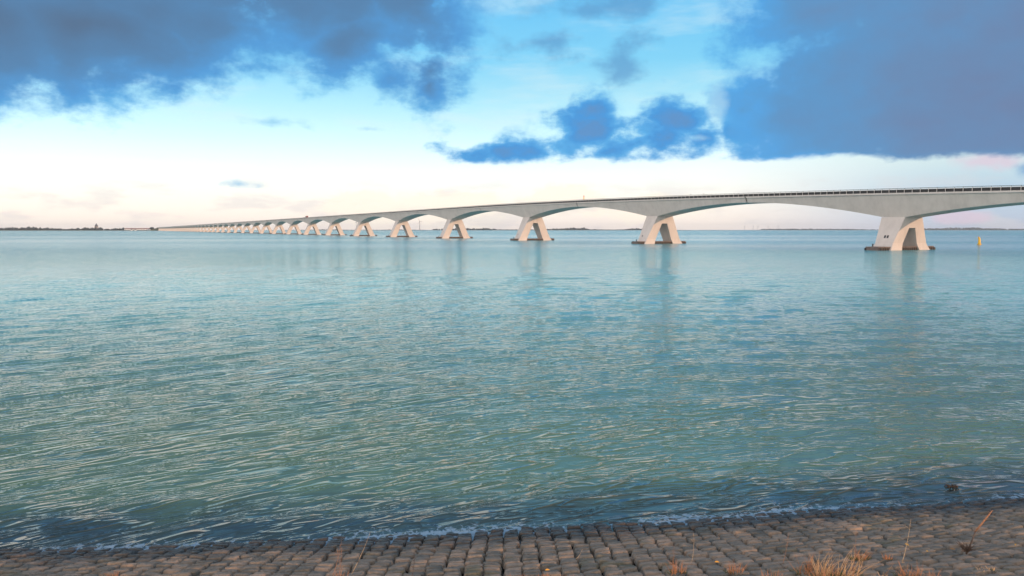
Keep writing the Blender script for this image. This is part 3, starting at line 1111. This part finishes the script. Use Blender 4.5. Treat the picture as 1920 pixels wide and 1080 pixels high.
# long pale shed
p0 = Vector((*shore_xy(236, 4650), 0)); p1 = Vector((*shore_xy(280, 4600), 0))
shed = empty('long_shed', (p0 + p1) / 2, math.atan2((p1 - p0).y, (p1 - p0).x))
tag(shed, 'long low pale shed with reddish roof on the shore near the bridge end', 'shed')
L = (p1 - p0).length / 2
g = MB(); g.box(-L, L, -12, 12, 0, 11); g.build('wall', m_white, shed)
g = MB(); g.rings([[(x, -13, 11.02), (x, 13, 11.02), (x, 13, 12), (x, 0, 16.5), (x, -13, 12)] for x in (-L - 1, L + 1)]); g.build('roof', m_roof, shed)
g = MB()
for i in range(9):
    x = -L + 10 + i * (2 * L - 20) / 8; g.box(x - 2.5, x + 2.5, -12.06, -12.02, 1, 7)
g.build('door', m_slate, shed)
for x, k in ((247, 0), (254, 1)):
    q = Vector((*shore_xy(x, 4560), 0))
    ho = empty('cottage', q, 0.2 * k)
    tag(ho, ['white cottage before the long pale shed, the left of two', 'white cottage before the long pale shed, the right of two'][k], 'house', 'white cottages on the far shore')
    g = MB(); g.rings([[(xx, -4.5, 0), (xx, 4.5, 0), (xx, 4.5, 6), (xx, 0, 10), (xx, -4.5, 6)] for xx in (-5, 5)]); g.build('wall', m_white, ho)
    g = MB()
    for s_ in (1, -1): g.rings([[(xx, s_ * 5.1, 5.55), (xx, 0, 10.1), (xx, 0, 10.6), (xx, s_ * 5.3, 5.95)] for xx in (-5.4, 5.4)])
    g.build('roof', m_slate, ho)


def leafy_tree(x, y, H, Wd, label, seed):
    r_ = random.Random(seed)
    t_ = empty('tree', (x, y, 2)); tag(t_, label, 'tree')
    g = MB(); g.tube([(0, 0, -2), (0, 0, H * .3), (1, 0, H * .5)], [1.0, .8, .5], 8)
    for k in range(4): g.tube([(0, 0, H * .3), (math.cos(k * 1.6) * Wd * .3, math.sin(k * 1.6) * Wd * .3, H * .62)], [.5, .2], 6)
    g.build('trunk', m_weed, t_)
    g = MB()
    for i in range(700):
        while True:
            p_ = Vector((r_.uniform(-1, 1), r_.uniform(-1, 1), r_.uniform(-1, 1)))
            if .35 < p_.length < 1: break
        c_ = Vector((p_.x * Wd / 2, p_.y * Wd / 2, H * .60 + p_.z * H * .40))
        a = Vector((r_.uniform(-1, 1), r_.uniform(-1, 1), r_.uniform(-1, 1))).normalized() * Wd * .06
        b2 = a.cross(Vector((r_.random(), r_.random(), r_.random()))).normalized() * Wd * .06
        g.poly([c_ - a - b2, c_ + a - b2, c_ + a + b2, c_ - a + b2], [(0, 1, 2, 3)])
    link('crown', g.mesh('crown', m_wood, recalc=False), t_)


q = shore_xy(285, 4560); leafy_tree(q[0], q[1], 20, 26, 'round dark tree standing alone between the long shed and the bridge end', 4)

# sloping dyke end under the bridge head
q = shore_xy(299, 4600)
g = MB()
e = bridge_pt(S1 + 12, 0, 0)
c_, s_ = math.cos(ANG), math.sin(ANG)
zt = prof_z(S1) - 0.5
rs = []
for hw_, z in ((60, -.5), (34, zt * .5), (9, zt)):
    ring = []
    for sx2, sy2 in ((-8, -hw_), (-8, hw_), (30 + (zt - z) * 6, hw_), (30 + (zt - z) * 6, -hw_)):
        ring.append((e.x + sx2 * c_ - sy2 * s_, e.y + sx2 * s_ + sy2 * c_, z))
    rs.append(ring)
g.rings(rs); o = g.build('dyke_head', m_land); tag(o, kind='structure')


# ------------------------------------------------------------------ wind turbines
def turbine(px, D, hub, blade, ph, label, group=None, parts=True):
    x, y = shore_xy(px, D)
    t_ = empty('wind_turbine', (x, y, 0), 0.3)
    tag(t_, label, 'wind turbine', group)
    k = hub / 60
    g = MB(); g.tube([(0, 0, 0), (0, 0, hub)], [2.3 * k, 1.4 * k], 10); g.build('mast', m_turb, t_)
    g = MB(); g.rings([[(-1.8 * k, yy, hub - 1.2 * k), (1.8 * k, yy, hub - 1.2 * k), (1.8 * k, yy, hub + 2.2 * k), (-1.8 * k, yy, hub + 2.2 * k)] for yy in (-4 * k, 6 * k)]); g.build('nacelle', m_turb, t_)
    g = MB(); g.lathe([(.2, 0), (1.6 * k, .8 * k), (1.9 * k, 2.5 * k), (1.9 * k, 3.5 * k)], 12)
    me = g.mesh('hub', m_turb, True); h_ = link('hub', me, t_, (0, -6.5 * k, hub + .5 * k)); h_.rotation_euler = (-math.pi / 2, 0, 0)
    for i in range(3):
        a = ph + i * 2 * math.pi / 3
        g = MB(); rs = []
        for f_, w_, th in ((0.03, 1.0, .9), (.15, 2.3, .6), (.5, 1.6, .35), (1.0, .4, .12)):
            r_ = blade * f_
            rs.append([(r_ * math.sin(a) + u_ * w_ * k * math.cos(a), v_ * th * k, r_ * math.cos(a) - u_ * w_ * k * math.sin(a)) for u_, v_ in ((-.5, 0), (0, -.5), (.5, 0), (0, .5))])
        g.rings(rs); g.build('blade', m_turb, t_, loc=(0, -5.2 * k, hub + .5 * k))


m_turb = simple('turbine_grey', (0.30, 0.30, 0.32), 0.5, 0.05, .1)
turbine(787, 5200, 66, 28, R(-22), 'grey wind turbine on the far shore framed by the bridge arch', 'wind turbines along the far shores')
turbine(668, 7000, 78, 30, R(10), 'thin distant wind turbine left of the pier, close against the bridge', 'wind turbines along the far shores')
for i, (px, hb_, ph) in enumerate(((1396, 74, .2), (1412, 80, .9), (1421, 78, .5), (1440, 76, 1.3), (1459, 84, .1))):
    turbine(px, 14500, hb_, 38, ph, 'very faint wind turbine on the horizon, number %s from the left of a distant row' % ('one', 'two', 'three', 'four', 'five')[i], 'wind turbines along the far shores')

# ------------------------------------------------------------------ dry grass on the stones
def grass_mat(name, lo, hi, rough=0.7):
    m, b = new_mat(name)
    P = objco(); X_, Y_, Z_ = split(P)
    setc(b, ramp(noise(P, 30.0, 3, 0.6), [(0.3, lo), (0.7, hi)]))
    b.inputs['Roughness'].default_value = rough
    return m


m_straw = grass_mat('dry_straw', (0.38, 0.24, 0.13), (0.66, 0.46, 0.27))
m_rust = grass_mat('rusty_dry_grass', (0.26, 0.12, 0.065), (0.50, 0.25, 0.13))
m_green = grass_mat('green_grass', (0.045, 0.06, 0.02), (0.12, 0.13, 0.04))
m_twig = grass_mat('bark', (0.04, 0.03, 0.025), (0.12, 0.085, 0.065))
m_stem = grass_mat('pale_stem', (0.45, 0.32, 0.19), (0.70, 0.52, 0.33))


def blade_(mb, base, direction, L, w, bend, n=5):
    """one tapering grass blade"""
    d = Vector(direction).normalized()
    side = d.cross(Vector((0, 1, 0.1))).normalized() * w
    up = Vector((0, 0, 1)); pts = []
    for i in range(n + 1):
        t = i / n
        p = Vector(base) + d * (L * t) + Vector((bend[0], bend[1], -0.35 * (bend[0] ** 2 + bend[1] ** 2) ** .5)) * (t * t * L)
        k = (1 - t) ** .7
        pts.append((p - side * k, p + side * k))
    n0 = len(mb.v)
    for a, c_ in pts: mb.v += [tuple(a), tuple(c_)]
    for i in range(n):
        q = n0 + i * 2; mb.f.append((q, q + 1, q + 3, q + 2))


def tuft(px, py, name, label, n, H, spread, mats=None, lean=(0, 0), green=0, seed=1, group='dry grass tufts between the stones', seeds=0):
    r_ = random.Random(seed)
    p = px_slope(px, py)
    root = empty(name, p); tag(root, label, 'grass tuft', group)
    mb = MB()
    for i in range(int(n * .45)):
        a = r_.uniform(0, 6.283); r = spread * math.sqrt(r_.random())
        bx2, by2 = math.cos(a) * r, math.sin(a) * r * .7
        tl = r_.gauss(0, .22)
        d = (lean[0] + math.cos(a) * .22 + tl, lean[1] + math.sin(a) * .2, 1)
        blade_(mb, (bx2, by2, -.04 - SLOPE * by2), d, H * r_.uniform(.35, 1.0), r_.uniform(.0024, .0052), (r_.gauss(lean[0] * .5, .25), r_.gauss(0, .2)))
    link('dry_blades', mb.mesh('dry_blades', mats or m_straw, recalc=False), root)
    if green:
        mb = MB()
        for i in range(green):
            a = r_.uniform(0, 6.283); r = spread * 1.2 * math.sqrt(r_.random())
            blade_(mb, (math.cos(a) * r, math.sin(a) * r * .7, -.04 - SLOPE * math.sin(a) * r * .7), (math.cos(a) * .9 + r_.gauss(0, .3), math.sin(a) * .6, .8), H * r_.uniform(.15, .42), r_.uniform(.0025, .0045), (r_.gauss(0, .4), r_.gauss(0, .3)))
        link('green_blades', mb.mesh('green_blades', m_green, recalc=False), root)
    return root


TUFTS = [
    # px, py, name, label, n, H, spread, mat, lean, green
    (1542, 1072, 'grass_tuft', 'tallest upright straw coloured grass tuft at the lower right', 130, .40, .09, 'straw', (.02, 0), 50),
    (1508, 1068, 'grass_tuft', 'thin pinkish grass tuft on the left side of the tallest straw tuft', 60, .36, .09, 'rust', (.1, 0), 20),
    (1588, 1074, 'grass_tuft', 'straw tuft leaning right, beside the tallest tuft', 80, .48, .13, 'straw', (.28, 0), 50),
    (1612, 1040, 'grass_tuft', 'short dark green grass clump above and right of the leaning straw', 60, .22, .10, 'rust', (.2, 0), 110),
    (1560, 1079, 'grass_tuft', 'low tangled green and straw grass at the bottom edge under the tall tufts', 150, .24, .28, 'rust', (0, 0), 200),
    (1664, 1040, 'grass_tuft', 'small rounded reddish tuft right of the leaning straw grass', 80, .10, .05, 'rust', (0, 0), 30),
    (1706, 1072, 'grass_tuft', 'spreading reddish tuft at the foot of the single tall stalk', 110, .24, .15, 'rust', (0, 0), 60),
    (1650, 1078, 'grass_tuft', 'low straw tuft at the bottom between the leaning grass and the tall stalk', 60, .13, .12, 'straw', (-.1, 0), 30),
    (1378, 1066, 'grass_tuft', 'reddish grass tuft between the tall straw and the two thin stalks', 90, .22, .10, 'rust', (0, 0), 40),
    (1270, 1066, 'grass_tuft', 'brown tuft at the foot of the left of the two thin stalks', 90, .22, .10, 'rust', (.05, 0), 50),
    (1850, 1060, 'grass_tuft', 'low green moss like grass patch under the leaning dead branch', 30, .07, .12, 'straw', (0, 0), 110),
    (968, 1080, 'grass_tuft', 'fine rusty grass pad at the bottom centre, the left of three', 150, .11, .10, 'rust', (.15, 0), 0),
    (1018, 1080, 'grass_tuft', 'fine orange rusty grass pad at the bottom centre, the middle of three', 150, .13, .07, 'rust', (.1, 0), 10),
    (1066, 1078, 'grass_tuft', 'fine rusty grass pad at the bottom centre, the right of three', 60, .09, .05, 'rust', (0, 0), 10),
    (212, 1074, 'grass_tuft', 'orange grass tuft sprouting from the stones at the far left', 45, .13, .06, 'rust', (0, 0), 5),
    (1450, 1076, 'grass_tuft', 'low thin rusty tuft just left of the pinkish and straw tufts', 60, .18, .14, 'rust', (0, 0), 40),
    (1760, 1078, 'grass_tuft', 'sparse low tuft at the bottom edge right of the tall yellow stalk', 50, .16, .14, 'rust', (0, 0), 60),
    (640, 1080, 'grass_tuft', 'loose reddish grass at the feet of the stalks left of centre', 50, .22, .14, 'rust', (.1, 0), 6),
    (1168, 1082, 'grass_tuft', 'small dark green tuft at the bottom right of centre', 15, .06, .04, 'straw', (0, 0), 50),
]
for i, (px, py, nm, lab, n, H, sp_, mt, ln, gr) in enumerate(TUFTS):
    tuft(px, py, nm, lab, n, H, sp_, m_straw if mt == 'straw' else m_rust, ln, gr, seed=20 + i)


def stalk(x0, y0, x1, y1, label, mat, r0=.004, name='dry_stalk', twigs=0, seed=1, depth_=0.0):
    """a single dry stem from its foot pixel to the height seen in the photograph"""
    r_ = random.Random(seed)
    a = px_slope(x0, min(y0, 1079)); X_, f, u = px_dir(x1, y1)
    D = a.y + depth_; t = D / f
    b2 = Vector((X_ * t, D, HC + u * t))
    root = empty(name, a); tag(root, label, 'stalk', 'single dry stalks on the stones')
    d = b2 - a
    mb = MB(); n = 8; pts = []
    for i in range(n + 1):
        q = i / n
        pts.append(Vector((0, 0, -.02)) + d * q + Vector((math.sin(q * 3.1) * .012, 0, 0)))
    mb.tube(pts, [r0 * (1 - .75 * i / n) for i in range(n + 1)], 6)
    mb.build('stem', mat, root, True)
    if twigs:
        mb = MB()
        for i in range(twigs):
            q = r_.uniform(.25, .95); p = d * q
            L = r_.uniform(.02, .09) * (1.2 - q * .6)
            v = Vector((r_.uniform(-1, 1), r_.uniform(-.5, .5), r_.uniform(.3, 1.2))).normalized() * L
            mb.tube([p, p + v * .6 + Vector((0, 0, .004)), p + v], [r0 * .35, r0 * .3, r0 * .15], 4)
        mb.build('twig', mat, root)
    return root


STALKS = [
    (659, 1070, 694, 996, 'longest pale straight stalk, leaning right over the stones left of centre', m_stem, .0042, 0),
    (622, 1079, 640, 1012, 'reddish stalk just left of the longest pale stalk', m_rust, .0036, 8),
    (634, 1079, 640, 1026, 'short branching reddish stalk between its two taller neighbours', m_rust, .0032, 16),
    (771, 1079, 778, 1030, 'dark twiggy stalk standing right of the longest pale stalk', m_twig, .0040, 18),
    (1080, 1042, 1092, 1027, 'tiny pale twig lying among the stones right of centre', m_stem, .0034, 0),
    (1258, 1079, 1264, 1020, 'thin rusty stalk, the left of two upright ones right of centre', m_rust, .0032, 6),
    (1297, 1048, 1301, 1000, 'thin straw stalk, the right of two upright ones right of centre', m_stem, .0030, 4),
    (1468, 1050, 1479, 996, 'faint thin stalk left of the tall straw tufts', m_rust, .0026, 5),
    (1600, 1062, 1605, 992, 'fine upright stalk rising out of the leaning straw tuft', m_rust, .0024, 3),
    (1692, 1048, 1708, 970, 'tall single yellow stalk between the straw tufts and the dead branch', m_stem, .0042, 3),
    (1660, 1070, 1682, 1040, 'thin crooked stalk at the lower left of the tall yellow stalk', m_rust, .0024, 4),
]
for i, (x0, y0, x1, y1, lab, mt, r0, tw) in enumerate(STALKS):
    stalk(x0, y0, x1, y1, lab, mt, r0, twigs=tw, seed=50 + i)

# leaning dead weed with a bushy dark foot
a = px_slope(1812, 1031)
root = empty('dead_weed_plant', a)
tag(root, 'dead dark rooted weed with one thick orange brown stalk leaning right', 'dead plant')
X_, f, u = px_dir(1861, 957); t = a.y / f
tip = Vector((X_ * t, a.y, HC + u * t)) - a
X_, f, u = px_dir(1829, 996); t = a.y / f
midp = Vector((X_ * t, a.y, HC + u * t)) - a
mb = MB(); r_ = random.Random(77)
mb.tube([(0, 0, -.03), midp * .5 + Vector((.01, 0, 0)), midp], [.012, .010, .009], 7)
mb.build('lower_stem', m_twig, root, True)
mb = MB()
mb.tube([midp * 1.001, midp + (tip - midp) * .35, midp + (tip - midp) * .7, tip], [.0085, .011, .009, .003], 7)
for i in range(46):
    q = r_.uniform(0, 1); p = midp + (tip - midp) * q
    v = Vector((r_.uniform(-1, 1), r_.uniform(-1, 1), r_.uniform(-.2, 1))).normalized() * r_.uniform(.012, .030)
    mb.tube([p, p + v], [.0045, .002], 4)
mb.build('seed_head', m_rust, root, True)
mb = MB()
for i in range(60):
    a_ = r_.uniform(0, 6.283); L = r_.uniform(.05, .17)
    p = Vector((r_.uniform(-.03, .03), r_.uniform(-.02, .02), r_.uniform(0, .03)))
    v = Vector((math.cos(a_) * .9, math.sin(a_) * .5, r_.uniform(.1, 1.2))).normalized() * L
    mb.tube([p, p + v * .6 + Vector((0, 0, .012)), p + v], [.004, .003, .0012], 4)
mb.build('root_tangle', m_twig, root)

# fallen leaves
m_leaf = grass_mat('yellow_leaf', (0.55, 0.26, 0.04), (0.75, 0.42, 0.06))
for i, (px, py, lab) in enumerate([
        (1344, 1057, 'orange fallen leaf on the stones between the two thin stalks and the reddish tuft'),
        (1737, 1036, 'orange fallen leaf on the stones right of the tall yellow stalk'),
        (1787, 1033, 'yellow fallen leaf on the stones just left of the dead weed'),
        (1905, 1024, 'yellow fallen leaf on the stones at the far right edge'),
        (1700, 1024, 'small yellow fallen leaf beside the tall yellow stalk'),
        (1026, 1072, 'yellow fallen leaf resting near the middle rusty grass pad')]):
    p = px_slope(px, py)
    mb = MB(); w = .032
    for s_ in (1, -1):
        mb.poly([(-w, 0, 0), (-w * .3, s_ * w * .45, .010), (w * .4, s_ * w * .40, .012), (w * 1.1, 0, .004)], [(0, 1, 2, 3)])
    me = mb.mesh('fallen_leaf', m_leaf, recalc=False)
    o = link('fallen_leaf', me, None, p + Vector((0, 0, .05))); o.rotation_euler = (.35, .1, i * 1.3)
    tag(o, lab, 'leaf', 'fallen leaves on the stones')

# ------------------------------------------------------------------ air
def haze(density):
    m = bpy.data.materials.new('haze'); m.use_nodes = True; m.node_tree.nodes.clear(); E.nt = m.node_tree
    v = E.nt.nodes.new('ShaderNodeVolumePrincipled'); v.inputs['Color'].default_value = (0.80, 0.91, 1.0, 1)
    v.inputs['Density'].default_value = density; v.inputs['Anisotropy'].default_value = 0.0
    o = E.nt.nodes.new('ShaderNodeOutputMaterial'); E.nt.links.new(v.outputs[0], o.inputs['Volume'])
    mb = MB(); mb.box(-17000, 17000, -1200, 16500, -6, 126)
    ob = mb.build('haze', m); tag(ob, kind='stuff', label='thin pale blue haze over the water')


HAZE = 3e-5
if HAZE: haze(HAZE)
